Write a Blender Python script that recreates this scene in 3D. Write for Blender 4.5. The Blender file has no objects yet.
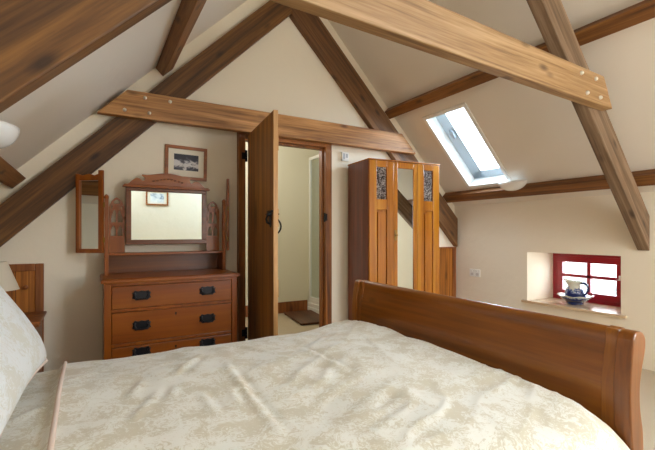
import bpy, bmesh, math, random
from math import sin, cos, pi, radians as R, sqrt
from mathutils import Vector, Matrix, noise
random.seed(7)
S = bpy.context.scene
COL = S.collection

# ------------------------------------------------------------------ helpers
def link(o):
    COL.objects.link(o); return o

def box(bm, x0, x1, y0, y1, z0, z1, M=None):
    vs = [bm.verts.new((x, y, z)) for z in (z0, z1) for y in (y0, y1) for x in (x0, x1)]
    for f in ((0,2,3,1),(4,5,7,6),(0,1,5,4),(2,6,7,3),(0,4,6,2),(1,3,7,5)):
        bm.faces.new([vs[i] for i in f])
    if M is not None:
        bmesh.ops.transform(bm, matrix=M, verts=vs)
    return vs

def prism(bm, pts, axis, a0, a1, M=None):
    """pts: 2-D outline; axis: extrusion axis ('x','y','z')."""
    def P(p, a):
        if axis == 'y': return (p[0], a, p[1])
        if axis == 'x': return (a, p[0], p[1])
        return (p[0], p[1], a)
    A = [bm.verts.new(P(p, a0)) for p in pts]
    B = [bm.verts.new(P(p, a1)) for p in pts]
    n = len(pts)
    bm.faces.new(A); bm.faces.new(B[::-1])
    for i in range(n):
        j = (i+1) % n
        bm.faces.new((A[j], A[i], B[i], B[j]))
    if M is not None:
        bmesh.ops.transform(bm, matrix=M, verts=A+B)
    return A+B

def lathe(bm, prof, c=(0,0,0), n=40, M=None, squash=(1,1)):
    rings = []
    allv = []
    for r, z in prof:
        if r < 1e-6:
            v = [bm.verts.new((c[0], c[1], c[2]+z))]
        else:
            v = [bm.verts.new((c[0]+r*squash[0]*cos(2*pi*k/n), c[1]+r*squash[1]*sin(2*pi*k/n), c[2]+z)) for k in range(n)]
        rings.append(v); allv += v
    for a, b in zip(rings, rings[1:]):
        if len(a) == 1 and len(b) == 1: continue
        for k in range(n):
            l = (k+1) % n
            if len(a) == 1: bm.faces.new((a[0], b[l], b[k]))
            elif len(b) == 1: bm.faces.new((a[k], a[l], b[0]))
            else: bm.faces.new((a[k], a[l], b[l], b[k]))
    if M is not None:
        bmesh.ops.transform(bm, matrix=M, verts=allv)
    return allv

def tube(bm, pts, r, n=10, closed=False):
    pts = [Vector(p) for p in pts]
    m = len(pts); rings = []
    rr = r if isinstance(r, (list, tuple)) else [r]*m
    up = Vector((0.123, 0.31, 1)).normalized()
    for i, p in enumerate(pts):
        if closed: d = pts[(i+1) % m]-pts[i-1]
        else: d = pts[min(i+1, m-1)]-pts[max(i-1, 0)]
        d.normalize()
        u = d.cross(up)
        if u.length < 1e-3: u = d.cross(Vector((1,0,0)))
        u.normalize(); w = u.cross(d)
        rings.append([bm.verts.new(p+rr[i]*(cos(2*pi*k/n)*u+sin(2*pi*k/n)*w)) for k in range(n)])
    seq = list(zip(rings, rings[1:]))
    if closed: seq.append((rings[-1], rings[0]))
    for a, b in seq:
        for k in range(n):
            l = (k+1) % n
            bm.faces.new((a[k], a[l], b[l], b[k]))
    if not closed:
        bm.faces.new(rings[0][::-1]); bm.faces.new(rings[-1])

def obj(name, bm, mat, parent=None, bevel=0, smooth=False, loc=None, seg=2, subsurf=0):
    bmesh.ops.recalc_face_normals(bm, faces=bm.faces)
    me = bpy.data.meshes.new(name); bm.to_mesh(me); bm.free()
    for m in (mat if isinstance(mat, (list, tuple)) else [mat]):
        me.materials.append(m)
    o = link(bpy.data.objects.new(name, me))
    if parent: o.parent = parent
    if loc is not None: o.location = loc
    if smooth:
        for p in me.polygons: p.use_smooth = True
    if bevel:
        b = o.modifiers.new('bevel', 'BEVEL'); b.width = bevel; b.segments = seg
        b.limit_method = 'ANGLE'; b.angle_limit = R(40)
    if subsurf:
        s = o.modifiers.new('sub', 'SUBSURF'); s.levels = subsurf; s.render_levels = subsurf
    return o

def bx(name, dims, mat, parent=None, bevel=0.003, M=None):
    bm = bmesh.new(); box(bm, *dims, M=M)
    return obj(name, bm, mat, parent, bevel)

def tag(o, label, cat, group=None, kind=None):
    o['label'] = label; o['category'] = cat
    if group: o['group'] = group
    if kind: o['kind'] = kind
    return o

def thing(name, label, cat, loc=(0,0,0), rz=0, group=None, kind=None):
    o = link(bpy.data.objects.new(name, None)); o.empty_display_size = .1
    o.location = loc; o.rotation_euler = (0, 0, rz)
    return tag(o, label, cat, group, kind)

# ------------------------------------------------------------------ materials
def srgb(r, g, b):
    f = lambda c: c/12.92 if c <= .04045 else ((c+.055)/1.055)**2.4
    return (f(r/255), f(g/255), f(b/255), 1)

class NT:
    def __init__(s, name):
        s.m = bpy.data.materials.new(name); s.m.use_nodes = True
        s.t = s.m.node_tree; s.p = s.t.nodes['Principled BSDF']
    def n(s, typ, **kw):
        x = s.t.nodes.new(typ)
        for k, v in kw.items():
            if k in x.inputs.keys() if isinstance(k, str) and not hasattr(x, k) else False: x.inputs[k].default_value = v
            else: setattr(x, k, v)
        return x
    def l(s, a, b): s.t.links.new(a, b)
    def math(s, op, a, b=None):
        x = s.t.nodes.new('ShaderNodeMath'); x.operation = op
        for i, v in enumerate((a, b)):
            if v is None: continue
            if isinstance(v, (int, float)): x.inputs[i].default_value = v
            else: s.l(v, x.inputs[i])
        return x.outputs[0]
    def ramp(s, fac, stops):
        x = s.t.nodes.new('ShaderNodeValToRGB')
        e = x.color_ramp.elements
        while len(e) < len(stops): e.new(.5)
        for i, (p, c) in enumerate(stops): e[i].position = p; e[i].color = c
        s.l(fac, x.inputs[0]); return x.outputs[0]
    def mix(s, fac, a, b, mode='MIX'):
        x = s.t.nodes.new('ShaderNodeMix'); x.data_type = 'RGBA'; x.blend_type = mode
        for i, v in ((0, fac), (6, a), (7, b)):
            if isinstance(v, (int, float)): x.inputs[i].default_value = v
            elif isinstance(v, tuple): x.inputs[i].default_value = v
            else: s.l(v, x.inputs[i])
        return x.outputs[2]
    def coord(s, scale=(1,1,1), rnd=0, out='Object', rot=(0,0,0)):
        tc = s.t.nodes.new('ShaderNodeTexCoord')
        mp = s.t.nodes.new('ShaderNodeMapping'); mp.inputs['Scale'].default_value = scale
        mp.inputs['Rotation'].default_value = rot
        src = tc.outputs[out]
        if rnd:
            oi = s.t.nodes.new('ShaderNodeObjectInfo')
            vm = s.t.nodes.new('ShaderNodeVectorMath'); vm.operation = 'ADD'
            s.l(src, vm.inputs[0])
            k = s.math('MULTIPLY', oi.outputs['Random'], rnd)
            s.l(k, vm.inputs[1]); src = vm.outputs[0]
        s.l(src, mp.inputs[0]); return mp.outputs[0]
    def noise(s, vec, scale, detail=4, rough=.55, dist=0):
        x = s.t.nodes.new('ShaderNodeTexNoise')
        x.inputs['Scale'].default_value = scale; x.inputs['Detail'].default_value = detail
        x.inputs['Roughness'].default_value = rough; x.inputs['Distortion'].default_value = dist
        s.l(vec, x.inputs['Vector']); return x.outputs['Fac']
    def bump(s, h, strength, dist=.01):
        x = s.t.nodes.new('ShaderNodeBump'); x.inputs['Strength'].default_value = strength
        x.inputs['Distance'].default_value = dist
        s.l(h, x.inputs['Height']); s.l(x.outputs[0], s.p.inputs['Normal'])
    def base(s, c):
        if isinstance(c, tuple): s.p.inputs['Base Color'].default_value = c
        else: s.l(c, s.p.inputs['Base Color'])
    def set(s, **kw):
        for k, v in kw.items(): s.p.inputs[k.replace('_', ' ')].default_value = v

def wood(name, dark, mid, light, axis='x', rough=.45, grain=1.0, knots=1, boards=None, coat=0, width=.15):
    w = NT(name)
    sc = {'x': (.8, 20, 20), 'y': (20, .8, 20), 'z': (20, 20, .8)}[axis]
    sc = tuple(a*grain for a in sc)
    v = w.coord(sc, rnd=13)
    g1 = w.noise(v, 1.0, 5, .6, .9)
    v2 = w.coord(tuple(a*4.0 for a in sc), rnd=7)
    g2 = w.noise(v2, 1.3, 3, .6, .2)
    f = w.math('ADD', w.math('MULTIPLY', g1, .72), w.math('MULTIPLY', g2, .28))
    c = w.ramp(f, [(.5-width, dark), (.5, mid), (.5+width, light)])
    big = w.noise(w.coord((1.5,1.5,1.5), rnd=5), 1.2, 2)
    c = w.mix(w.math('MULTIPLY', big, .30), c, (dark[0]*1.0, dark[1]*1.0, dark[2]*1.0, 1))
    if knots:
        ks = {'x': (2.2, 5.5, 5.5), 'y': (5.5, 2.2, 5.5), 'z': (5.5, 5.5, 2.2)}[axis]
        vo = w.t.nodes.new('ShaderNodeTexVoronoi'); vo.inputs['Scale'].default_value = 1.0*knots
        w.l(w.coord(ks, rnd=3), vo.inputs['Vector'])
        k = w.ramp(vo.outputs['Distance'], [(.06, (1,1,1,1)), (.20, (0,0,0,1))])
        c = w.mix(w.math('MULTIPLY', k, .75), c, (dark[0]*.35, dark[1]*.3, dark[2]*.3, 1))
    if boards:                                      # dark joints every `width` along an axis
        ax, width = boards
        tc = w.t.nodes.new('ShaderNodeTexCoord'); sp = w.t.nodes.new('ShaderNodeSeparateXYZ')
        w.l(tc.outputs['Object'], sp.inputs[0])
        q = w.math('FRACT', w.math('ADD', w.math('DIVIDE', sp.outputs['XYZ'.index(ax)], width), 50.0))
        j = w.math('LESS_THAN', q, .06)
        c = w.mix(w.math('MULTIPLY', j, .8), c, (dark[0]*.3, dark[1]*.3, dark[2]*.3, 1))
    w.base(c); w.set(Roughness=rough, Coat_Weight=coat, Coat_Roughness=.25)
    w.bump(f, .12, .004)
    return w.m

def plaster(name, col, bumpy=.25, rough=.9, scale=3.0):
    w = NT(name)
    v = w.coord((1,1,1))
    a = w.noise(v, scale, 4, .55)
    c = w.mix(w.math('MULTIPLY', a, .10), col, tuple(x*.82 for x in col[:3])+(1,))
    w.base(c); w.set(Roughness=rough); w.bump(w.noise(v, 7, 5, .6), bumpy, .02); return w.m

def plain(name, col, rough=.5, metal=0, coat=0, var=.12, spec=None):
    w = NT(name)
    a = w.noise(w.coord((1,1,1), rnd=4), 25, 3)
    w.base(w.mix(w.math('MULTIPLY', a, var), col, tuple(x*.6 for x in col[:3])+(1,)))
    w.set(Roughness=rough, Metallic=metal, Coat_Weight=coat)
    return w.m

def glass_mat(name, tint=(.97,.98,1,1), gloss=.06):
    m = bpy.data.materials.new(name); m.use_nodes = True; t = m.node_tree
    t.nodes.clear()
    o = t.nodes.new('ShaderNodeOutputMaterial'); mx = t.nodes.new('ShaderNodeMixShader')
    tr = t.nodes.new('ShaderNodeBsdfTransparent'); gl = t.nodes.new('ShaderNodeBsdfGlossy')
    tr.inputs[0].default_value = tint; gl.inputs['Roughness'].default_value = .02
    mx.inputs[0].default_value = gloss
    t.links.new(tr.outputs[0], mx.inputs[1]); t.links.new(gl.outputs[0], mx.inputs[2]); t.links.new(mx.outputs[0], o.inputs[0])
    return m

CREAM = plaster('cream_plaster', srgb(241, 231, 210))
CREAM2 = plaster('cream_ceiling_plaster', srgb(232, 224, 211), .18)
BATHW = plaster('bathroom_paint', srgb(226, 222, 202), .05)
BEAM_D = wood('dark_shaded_beam', srgb(59, 36, 13), srgb(101, 65, 27), srgb(137, 94, 43), 'x', .6, .8, 1.45)  # dark timber; part of its tone is the unlit side of the rafters
RAFT = wood('rafter_brown', srgb(69, 44, 22), srgb(116, 78, 42), srgb(151, 108, 62), 'x', .6, .8, 1.45)
BEAM_L = wood('pale_lit_beam', srgb(113, 80, 46), srgb(167, 131, 87), srgb(199, 164, 121), 'x', .55, .8, 1.45)  # beam tones partly carry the light falling on each timber
BEAM_M = wood('mid_lit_beam', srgb(111, 71, 34), srgb(184, 131, 75), srgb(223, 169, 110), 'x', .55, .8, 1.45)  # raised tone includes the light reaching the far collar
BEAM_G = wood('grey_lit_beam', srgb(76, 58, 40), srgb(130, 104, 78), srgb(163, 137, 111), 'x', .6, .8, 1.45)
PURL = wood('purlin_wood', srgb(82, 46, 18), srgb(133, 86, 39), srgb(168, 116, 58), 'x', .55, .8, 1.45)
DRW_X = wood('walnut_x', srgb(87, 39, 3), srgb(148, 75, 8), srgb(179, 105, 16), 'x', .32, .4, 0, coat=.1, width=.26)
DRW_Z = wood('walnut_z', srgb(87, 39, 3), srgb(148, 75, 8), srgb(177, 103, 16), 'z', .32, .5, 0, coat=.1, width=.26)
DRW_D = wood('walnut_dark', srgb(68, 31, 3), srgb(117, 59, 7), srgb(147, 85, 13), 'x', .35, .7, 0, coat=.08, width=.26)
WAR_Z = wood('mahogany_z', srgb(118, 62, 5), srgb(186, 113, 22), srgb(216, 156, 46), 'z', .22, .5, 0, coat=.5, width=.24)
WAR_X = wood('mahogany_x', srgb(118, 62, 5), srgb(186, 113, 22), srgb(216, 156, 46), 'x', .25, .7, 0, coat=.5, width=.24)
WAR_S = wood('mahogany_side_shaded', srgb(75, 28, 6), srgb(126, 55, 16), srgb(161, 78, 27), 'z', .3, .6, 0, coat=.3, width=.24)  # darker copy of the mahogany, with the side's shade in its colour
BED_Y = wood('bed_pine_y', srgb(79, 38, 4), srgb(137, 77, 15), srgb(170, 109, 25), 'y', .28, .5, 1.3, coat=.4, width=.24)
BED_X = wood('bed_pine_x', srgb(68, 32, 3), srgb(116, 62, 9), srgb(155, 95, 19), 'x', .3, .7, .8)
BED_Z = wood('bed_pine_z', srgb(79, 38, 4), srgb(137, 77, 15), srgb(170, 109, 25), 'z', .28, .5, 0, coat=.4, width=.24)
DOOR_Z = wood('door_pine', srgb(113, 68, 23), srgb(164, 108, 43), srgb(196, 140, 62), 'z', .5, .8, .5, boards=('Y', .125))
DOORF = wood('door_frame_pine', srgb(87, 45, 9), srgb(144, 85, 26), srgb(174, 110, 39), 'z', .45, .9, .7)
DOORH = wood('door_head_pine', srgb(87, 45, 9), srgb(144, 85, 26), srgb(174, 110, 39), 'x', .45, .9, .7)
PINE_E = wood('pine_light_edge', srgb(170, 118, 66), srgb(206, 156, 98), srgb(222, 178, 122), 'z', .5, .9, 0)
PINE_P = wood('pine_panel', srgb(119, 69, 16), srgb(179, 108, 35), srgb(209, 138, 56), 'z', .45, .8, 1.2, boards=('X', .075))
PINE_F = wood('pine_frame', srgb(102, 55, 21), srgb(145, 84, 36), srgb(167, 105, 52), 'z', .45, .8, 1)
SILLW = wood('sill_oak_sky_sheen', srgb(190, 158, 118), srgb(222, 200, 168), srgb(238, 222, 196), 'y', .22, .8, .6, coat=.8)  # pale tone stands in for sky reflecting off the glossy top
PICF = wood('picture_frame_wood', srgb(116, 62, 19), srgb(153, 87, 34), srgb(173, 105, 46), 'x', .4, .9, 0)
MATW = wood('dark_step_wood', srgb(56, 30, 14), srgb(85, 46, 22), srgb(108, 60, 30), 'y', .45, .8, 0)
IRON = plain('black_iron', srgb(24, 24, 26), .42, .7, var=.3)
HANDLE = plain('pewter_black', srgb(52, 52, 56), .32, .7, var=.6)
STEEL = plain('bolt_steel', srgb(226, 220, 206), .35, .6)
BRASS = plain('aged_brass', srgb(150, 118, 60), .35, .9)
WHITE = plain('white_paint', srgb(240, 240, 236), .45, var=.03)
WPLAST = plain('white_plastic', srgb(236, 236, 230), .35, var=.03)
SASH = plain('skylight_sash', srgb(188, 204, 214), .4, .1, var=.05)
GREYP = plain('grey_plastic', srgb(110, 118, 124), .4)
RED = plain('maroon_gloss_paint', srgb(158, 22, 40), .3, coat=.4, var=.2)
OPAL = plain('opal_glass', srgb(240, 240, 236), .2, coat=.4, var=.02)
LINEN = plain('lamp_linen', srgb(226, 216, 194), .9, var=.1)
CERAM = plain('lamp_base_ceramic', srgb(214, 208, 196), .25, coat=.4)
MATB = plain('picture_mount_card', srgb(236, 230, 212), .9, var=.04)
GLASS = glass_mat('window_glass')
SHGLASS = glass_mat('shower_glass', (.93,.97,1,1), .12)
PIPE = plain('piping_cord', srgb(226, 204, 188), .8, var=.15)
BARK = plain('bark', srgb(150, 140, 128), .9, var=.4)
LEAF = plain('hedge_leaf', srgb(150, 156, 150), .8, var=.5)
GRASS = plain('grass_ground', srgb(196, 200, 186), .95, var=.5)

def mirror_mat():
    w = NT('mirror_silver'); w.base((.78, .85, .83, 1)); w.set(Metallic=1.0, Roughness=.015); return w.m
MIRROR = mirror_mat()

def carpet():
    w = NT('beige_carpet'); v = w.coord((1,1,1))
    a = w.noise(v, 180, 3); b = w.noise(v, 6, 3)
    c = w.mix(a, srgb(176, 160, 136), srgb(206, 192, 168)); c = w.mix(w.math('MULTIPLY', b, .25), c, srgb(160, 142, 118))
    w.base(c); w.set(Roughness=1.0); w.bump(a, .5, .006); return w.m
CARPET = carpet()

def damask(name, ground, motif, scale=1.0):
    w = NT(name)
    v = w.coord((1,1,1), rnd=3)
    d = w.t.nodes.new('ShaderNodeTexNoise'); d.inputs['Scale'].default_value = 4*scale; d.inputs['Detail'].default_value = 3
    w.l(v, d.inputs['Vector'])
    vm = w.t.nodes.new('ShaderNodeVectorMath'); vm.operation = 'MULTIPLY_ADD'
    w.l(d.outputs['Color'], vm.inputs[0]); vm.inputs[1].default_value = (.16,.16,.16); w.l(v, vm.inputs[2])
    big = w.noise(vm.outputs[0], 3.6*scale, 1, .4)
    med = w.noise(vm.outputs[0], 15*scale, 3, .65, 1.2)
    fine = w.noise(vm.outputs[0], 46*scale, 3, .65, .8)
    f = w.math('ADD', w.math('MULTIPLY', big, .32), w.math('ADD', w.math('MULTIPLY', med, .33), w.math('MULTIPLY', fine, .35)))
    k = w.ramp(f, [(.475, (0,0,0,1)), (.535, (1,1,1,1))])
    c = w.mix(k, ground, motif)
    weave = w.noise(w.coord((1,1,1)), 420, 2)
    c = w.mix(w.math('MULTIPLY', weave, .15), c, tuple(x*.8 for x in ground[:3])+(1,))
    w.base(c); w.set(Roughness=.72, Sheen_Weight=.25)
    w.bump(k, .08, .002); return w.m
DUV = damask('damask_cotton', srgb(228, 225, 212), srgb(204, 194, 168), 2.8)
PIL = damask('damask_pillow', srgb(220, 223, 222), srgb(204, 202, 190), 2.4)

def carved_mat():
    w = NT('carved_panel'); v = w.coord((1,1,1))
    n = w.noise(v, 42, 3, .6, 2.2)
    c = w.ramp(n, [(.40, srgb(34, 18, 12)), (.50, srgb(92, 68, 56)), (.56, srgb(206, 196, 190))])  # greyish highlights on the relief are put into the colour
    w.base(c); w.set(Roughness=.35); w.bump(n, 1.0, .02); return w.m
CARVE = carved_mat()

def photo_mat():
    w = NT('monochrome_harbour_print'); v = w.coord((1,1,1))
    n = w.noise(w.coord((9, 1, 16)), 1.0, 5, .6, 1.4)
    tc = w.t.nodes.new('ShaderNodeTexCoord'); sp = w.t.nodes.new('ShaderNodeSeparateXYZ'); w.l(tc.outputs['Generated'], sp.inputs[0])
    band = w.math('MULTIPLY', w.math('ABSOLUTE', w.math('SUBTRACT', sp.outputs[2], .42)), 1.0)
    f = w.math('SUBTRACT', n, w.math('MULTIPLY', band, .55))
    c = w.ramp(f, [(.30, srgb(40, 40, 50)), (.40, srgb(84, 82, 92)), (.47, srgb(214, 210, 208))])
    w.base(c); w.set(Roughness=.5); return w.m
PHOTO = photo_mat()
def pale_print():
    w = NT('pale_watercolour'); n = w.noise(w.coord((7, 1, 9)), 1.0, 3, .5, .8)
    w.base(w.ramp(n, [(.36, srgb(120, 140, 160)), (.46, srgb(206, 218, 224)), (.62, srgb(236, 238, 236))])); w.set(Roughness=.4); return w.m
PALEP = pale_print()

def blue_white(name, spread, shift):
    w = NT(name)
    tc = w.t.nodes.new('ShaderNodeTexCoord'); sp = w.t.nodes.new('ShaderNodeSeparateXYZ'); w.l(tc.outputs['Generated'], sp.inputs[0])
    n = w.noise(w.coord((1,1,1)), 26, 3, .6, 1.0)
    h = w.math('ADD', sp.outputs[2], w.math('MULTIPLY', w.math('SUBTRACT', n, .5), spread))
    c = w.ramp(h, [(.46+shift, srgb(30, 46, 100)), (.56+shift, srgb(100, 122, 168)), (.68+shift, srgb(214, 216, 200))])
    w.base(c); w.set(Roughness=.12, Coat_Weight=.5); return w.m
CHINA = blue_white('blue_and_cream_china', 1.0, -.02)
BOWLC = blue_white('blue_bowl_china', .9, .16)

# ------------------------------------------------------------------ room constants
X0, CZ = 1.65, 3.64            # ridge position and ceiling height at the ridge
XL, XR = -.64, 3.86            # knee walls
YF, YB = 3.50, -1.60           # gable walls
RX0 = 1.62
def ceil_z(x): return CZ-abs(x-X0)
def struct(o, label, cat): return tag(o, label, cat, kind='structure')

# floor
struct(bx('floor', (XL-.3, XR+.5, YB-.2, YF+.25, -.12, 0), CARPET, bevel=0), 'beige carpeted bedroom floor under the bed and furniture', 'floor')

# gable wall with the doorway
DX0, DX1, DZ = 1.125, 2.06, 2.02
bm = bmesh.new()
zt = lambda x: ceil_z(x)+.10
prism(bm, [(XL-.2, 0), (DX0, 0), (DX0, zt(DX0)), (XL-.2, zt(XL-.2))], 'y', YF, YF+.05)
prism(bm, [(DX0, DZ), (DX1, DZ), (DX1, zt(DX1)), (X0, zt(X0)), (DX0, zt(DX0))], 'y', YF, YF+.05)
prism(bm, [(DX1, 0), (XR+.2, 0), (XR+.2, zt(XR+.2)), (DX1, zt(DX1))], 'y', YF, YF+.05)
struct(obj('wall_back', bm, CREAM), 'cream plastered gable wall around the doorway behind the dressing chest', 'wall')
bm = bmesh.new()
GX0, GX1, GZ0, GZ1 = 2.20, 3.25, .75, 1.90      # unseen casement added behind the camera to light the room
prism(bm, [(XL-.2, 0), (GX0, 0), (GX0, zt(GX0)), (X0, zt(X0)), (XL-.2, zt(XL-.2))], 'y', YB-.18, YB)
prism(bm, [(GX0, 0), (GX1, 0), (GX1, GZ0), (GX0, GZ0)], 'y', YB-.18, YB)
prism(bm, [(GX0, GZ1), (GX1, GZ1), (GX1, zt(GX1)), (GX0, zt(GX0))], 'y', YB-.18, YB)
prism(bm, [(GX1, 0), (XR+.2, 0), (XR+.2, zt(XR+.2)), (GX1, zt(GX1))], 'y', YB-.18, YB)
struct(obj('wall_front', bm, CREAM), 'cream plastered gable wall behind the camera, seen in the mirror', 'wall')
struct(bx('wall_left', (XL-.2, XL, YB, YF, 0, ceil_z(XL)+.12), CREAM, bevel=0), 'cream plastered low knee wall at the head of the bed', 'wall')

# right wall with the splayed window reveal
WY0, WY1, WZ0, WZ1 = 1.69, 2.54, .395, .905      # opening on the room side
VY0, VY1, VX = 1.79, 2.50, 4.25                  # opening at the frame
bm = bmesh.new()
TW = .5
box(bm, XR, XR+TW, YB, WY0, 0, ceil_z(XR)+.12)
box(bm, XR, XR+TW, WY1, YF, 0, ceil_z(XR)+.12)
box(bm, XR, XR+TW, WY0, WY1, 0, WZ0)
box(bm, XR, XR+TW, WY0, WY1, WZ1, ceil_z(XR)+.12)
prism(bm, [(XR, WY0), (XR+TW, WY0), (XR+TW, VY0), (VX, VY0)], 'z', WZ0, WZ1)
prism(bm, [(XR, WY1), (VX, VY1), (XR+TW, VY1), (XR+TW, WY1)], 'z', WZ0, WZ1)
struct(obj('wall_right', bm, CREAM), 'cream plastered low wall holding the small red window', 'wall')

# sloping ceilings with openings for the roof windows; each hole is (xa, xb, ya, yb)
R_HOLES = [(3.00, 3.665, 2.60, 3.11), (2.35, 3.10, -1.35, -.55)]
L_HOLES = [(.1, .75, -1.30, -.60)]
TH = .16                        # slope thickness, measured along the normal
def slope(name, side, holes, label):
    xa, xb = (X0, XR+.25) if side > 0 else (XL-.25, X0)
    nx, nz = side/sqrt(2), 1/sqrt(2)
    ys = sorted({YB-.18, YF+.18} | {y for h in holes for y in h[2:]})
    xs = sorted({xa, xb} | {x for h in holes for x in h[:2]})
    bm = bmesh.new()
    for i in range(len(xs)-1):
        for j in range(len(ys)-1):
            cx, cy = (xs[i]+xs[i+1])/2, (ys[j]+ys[j+1])/2
            if any(h[0] < cx < h[1] and h[2] < cy < h[3] for h in holes): continue
            lo = [bm.verts.new((x, y, ceil_z(x))) for x, y in ((xs[i],ys[j]),(xs[i+1],ys[j]),(xs[i+1],ys[j+1]),(xs[i],ys[j+1]))]
            hi = [bm.verts.new(v.co+Vector((nx*TH, 0, nz*TH))) for v in lo]
            bm.faces.new(lo); bm.faces.new(hi[::-1])
            for k in range(4):
                l = (k+1) % 4
                bm.faces.new((lo[l], lo[k], hi[k], hi[l]))
    return struct(obj(name, bm, CREAM2), label, 'ceiling')
slope('ceiling_right', 1, R_HOLES, 'cream sloping ceiling with the roof window above the wardrobe side')
slope('ceiling_left', -1, L_HOLES, 'cream sloping ceiling above the head of the bed')

# ------------------------------------------------------------------ roof windows
def roof_window(name, side, hole, label, visible=True):
    xa, xb, ya, yb = hole
    w = (xb-xa)*sqrt(2); cx = (xa+xb)/2
    root = thing(name, label, 'roof window', kind='structure')
    # local frame: u down the slope, v along the room, n out of the room
    dn = Vector((side, 0, -1)).normalized(); nn = Vector((side, 0, 1)).normalized(); vy = Vector((0, 1, 0))
    M = Matrix((dn, vy, nn)).transposed().to_4x4()
    M.translation = Vector((cx, (ya+yb)/2, ceil_z(cx)))
    hu, hv = w/2, (yb-ya)/2
    D = TH
    bm = bmesh.new(); t = .026                    # white lining, standing a little proud of the plaster
    box(bm, -hu-t, hu+t, -hv-t, -hv+.012, -.012, D+.02, M); box(bm, -hu-t, hu+t, hv-.012, hv+t, -.012, D+.02, M)
    box(bm, -hu-t, -hu+.012, -hv, hv, -.012, D+.02, M); box(bm, hu-.012, hu+t, -hv, hv, -.012, D+.02, M)
    obj('window_lining', bm, WHITE, root, .003)
    bm = bmesh.new(); z0, z1 = D-.045, D+.03
    a = .012
    box(bm, -hu+a, hu-a, -hv+a, -hv+.055, z0, z1, M)
    box(bm, -hu+a, hu-a, hv-.150, hv-a, z0, z1, M)
    box(bm, -hu+a, -hu+.06, -hv, hv, z0, z1, M); box(bm, hu-.105, hu-a, -hv, hv, z0, z1, M)
    obj('window_frame', bm, SASH, root, .004)
    bm = bmesh.new()
    box(bm, -hu+.05, hu-.07, -hv+.05, hv-.14, D, D+.006, M)
    obj('pane', bm, GLASS, root)
    bm = bmesh.new()
    lathe(bm, [(0, 0), (.030, 0), (.034, -.012), (.026, -.024), (0, -.026)], (0,0,0), 24,
          M @ Matrix.Translation((-.16, hv-.095, z0)) @ Matrix.Diagonal((1.9, .8, 1, 1)))
    obj('latch', bm, plain('latch_grey', srgb(150, 160, 168), .4), root, smooth=True)
    return M, w, yb-ya
ROOFW = roof_window('window_2', 1, R_HOLES[0], 'white lined roof window in the right hand sloping ceiling')
M3 = roof_window('fill_window_right', 1, R_HOLES[1], 'added fill roof window, unseen in the right slope behind the near truss')  # added out of view to bring more light into the room
M4 = roof_window('fill_window_left', -1, L_HOLES[0], 'added fill roof window, unseen in the left slope over the bed head')  # another unseen opening, added for fill over the bed

# ------------------------------------------------------------------ red casement window
w1 = thing('window_1', 'small maroon painted four pane window deep in the low right wall', 'window', kind='structure')
bm = bmesh.new()
fx0, fx1 = VX, VX+.07
def ring(bm, y0, y1, z0, z1, wd, x0, x1):
    box(bm, x0, x1, y0, y1, z1-wd, z1); box(bm, x0, x1, y0, y1, z0, z0+wd)
    box(bm, x0, x1, y0, y0+wd, z0+wd, z1-wd); box(bm, x0, x1, y1-wd, y1, z0+wd, z1-wd)
ring(bm, VY0-.01, VY1+.01, .405, .905, .05, fx0, fx1)
obj('window_frame', bm, RED, w1, .004)
bm = bmesh.new()
ring(bm, VY0+.042, VY1-.042, .447, .863, .062, fx0-.012, fx0+.04)
my = (2.164+2.126)/2-.005
cy0, cy1, cz0, cz1 = VY0+.10, VY1-.10, .505, .805
obj('casement', bm, RED, w1, .004)
bm = bmesh.new()
box(bm, fx0-.008, fx0+.036, my-.017, my+.017, cz0-.01, cz1+.01)
box(bm, fx0-.008, fx0+.036, cy0-.01, cy1+.01, .650, .682)
obj('glazing_bar', bm, RED, w1, .003)
for a, b in ((cy0, my-.017), (my+.017, cy1)):
    for c, d in ((cz0, .650), (.682, cz1)):
        bx('pane', (fx0+.012, fx0+.017, a-.004, b+.004, c-.004, d+.004), GLASS, w1, 0)
bm = bmesh.new()
box(bm, fx0-.03, fx0-.012, 1.855, 1.867, .66, .70); box(bm, fx0-.04, fx0-.028, 1.850, 1.872, .66, .668)
obj('window_catch', bm, WHITE, w1, .002)
bm = bmesh.new()
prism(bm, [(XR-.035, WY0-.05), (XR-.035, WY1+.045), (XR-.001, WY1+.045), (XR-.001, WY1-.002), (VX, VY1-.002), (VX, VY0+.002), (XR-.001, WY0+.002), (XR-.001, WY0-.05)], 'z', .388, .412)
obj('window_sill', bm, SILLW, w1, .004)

w5 = thing('fill_window_gable', 'added unseen maroon casement behind the camera, for fill light', 'window', kind='structure')  # window added behind the camera as a fill source
bm = bmesh.new()
for a, b, c, d in ((GX0, GX1, GZ0, GZ0+.06), (GX0, GX1, GZ1-.06, GZ1), (GX0, GX0+.06, GZ0+.06, GZ1-.06), (GX1-.06, GX1, GZ0+.06, GZ1-.06), ((GX0+GX1)/2-.025, (GX0+GX1)/2+.025, GZ0+.06, GZ1-.06)):
    box(bm, a, b, YB-.10, YB-.04, c, d)
obj('window_frame', bm, RED, w5, .003)
for a, b in ((GX0+.055, (GX0+GX1)/2-.02), ((GX0+GX1)/2+.02, GX1-.055)): bx('pane', (a, b, YB-.073, YB-.068, GZ0+.055, GZ1-.055), GLASS, w5, 0)

# ------------------------------------------------------------------ trusses and purlins
def beam_mesh(bm, x_from, x_to, apex_z, depth, y0, y1, side, endcut):
    """a 45 degree rafter: lower edge z = apex_z - |x|, vertical depth `depth`; x relative to the ridge"""
    a, b = x_from, x_to
    pts = [(side*a, apex_z-a), (side*b, apex_z-b), (side*b, apex_z-b+endcut)]
    # slanting back from the plumb cut up to the upper edge
    xt = b-(depth-endcut)*.0
    pts += [(side*b, apex_z-b+depth), (side*a, apex_z-a+depth)]
    prism(bm, pts, 'y', y0, y1)

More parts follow.
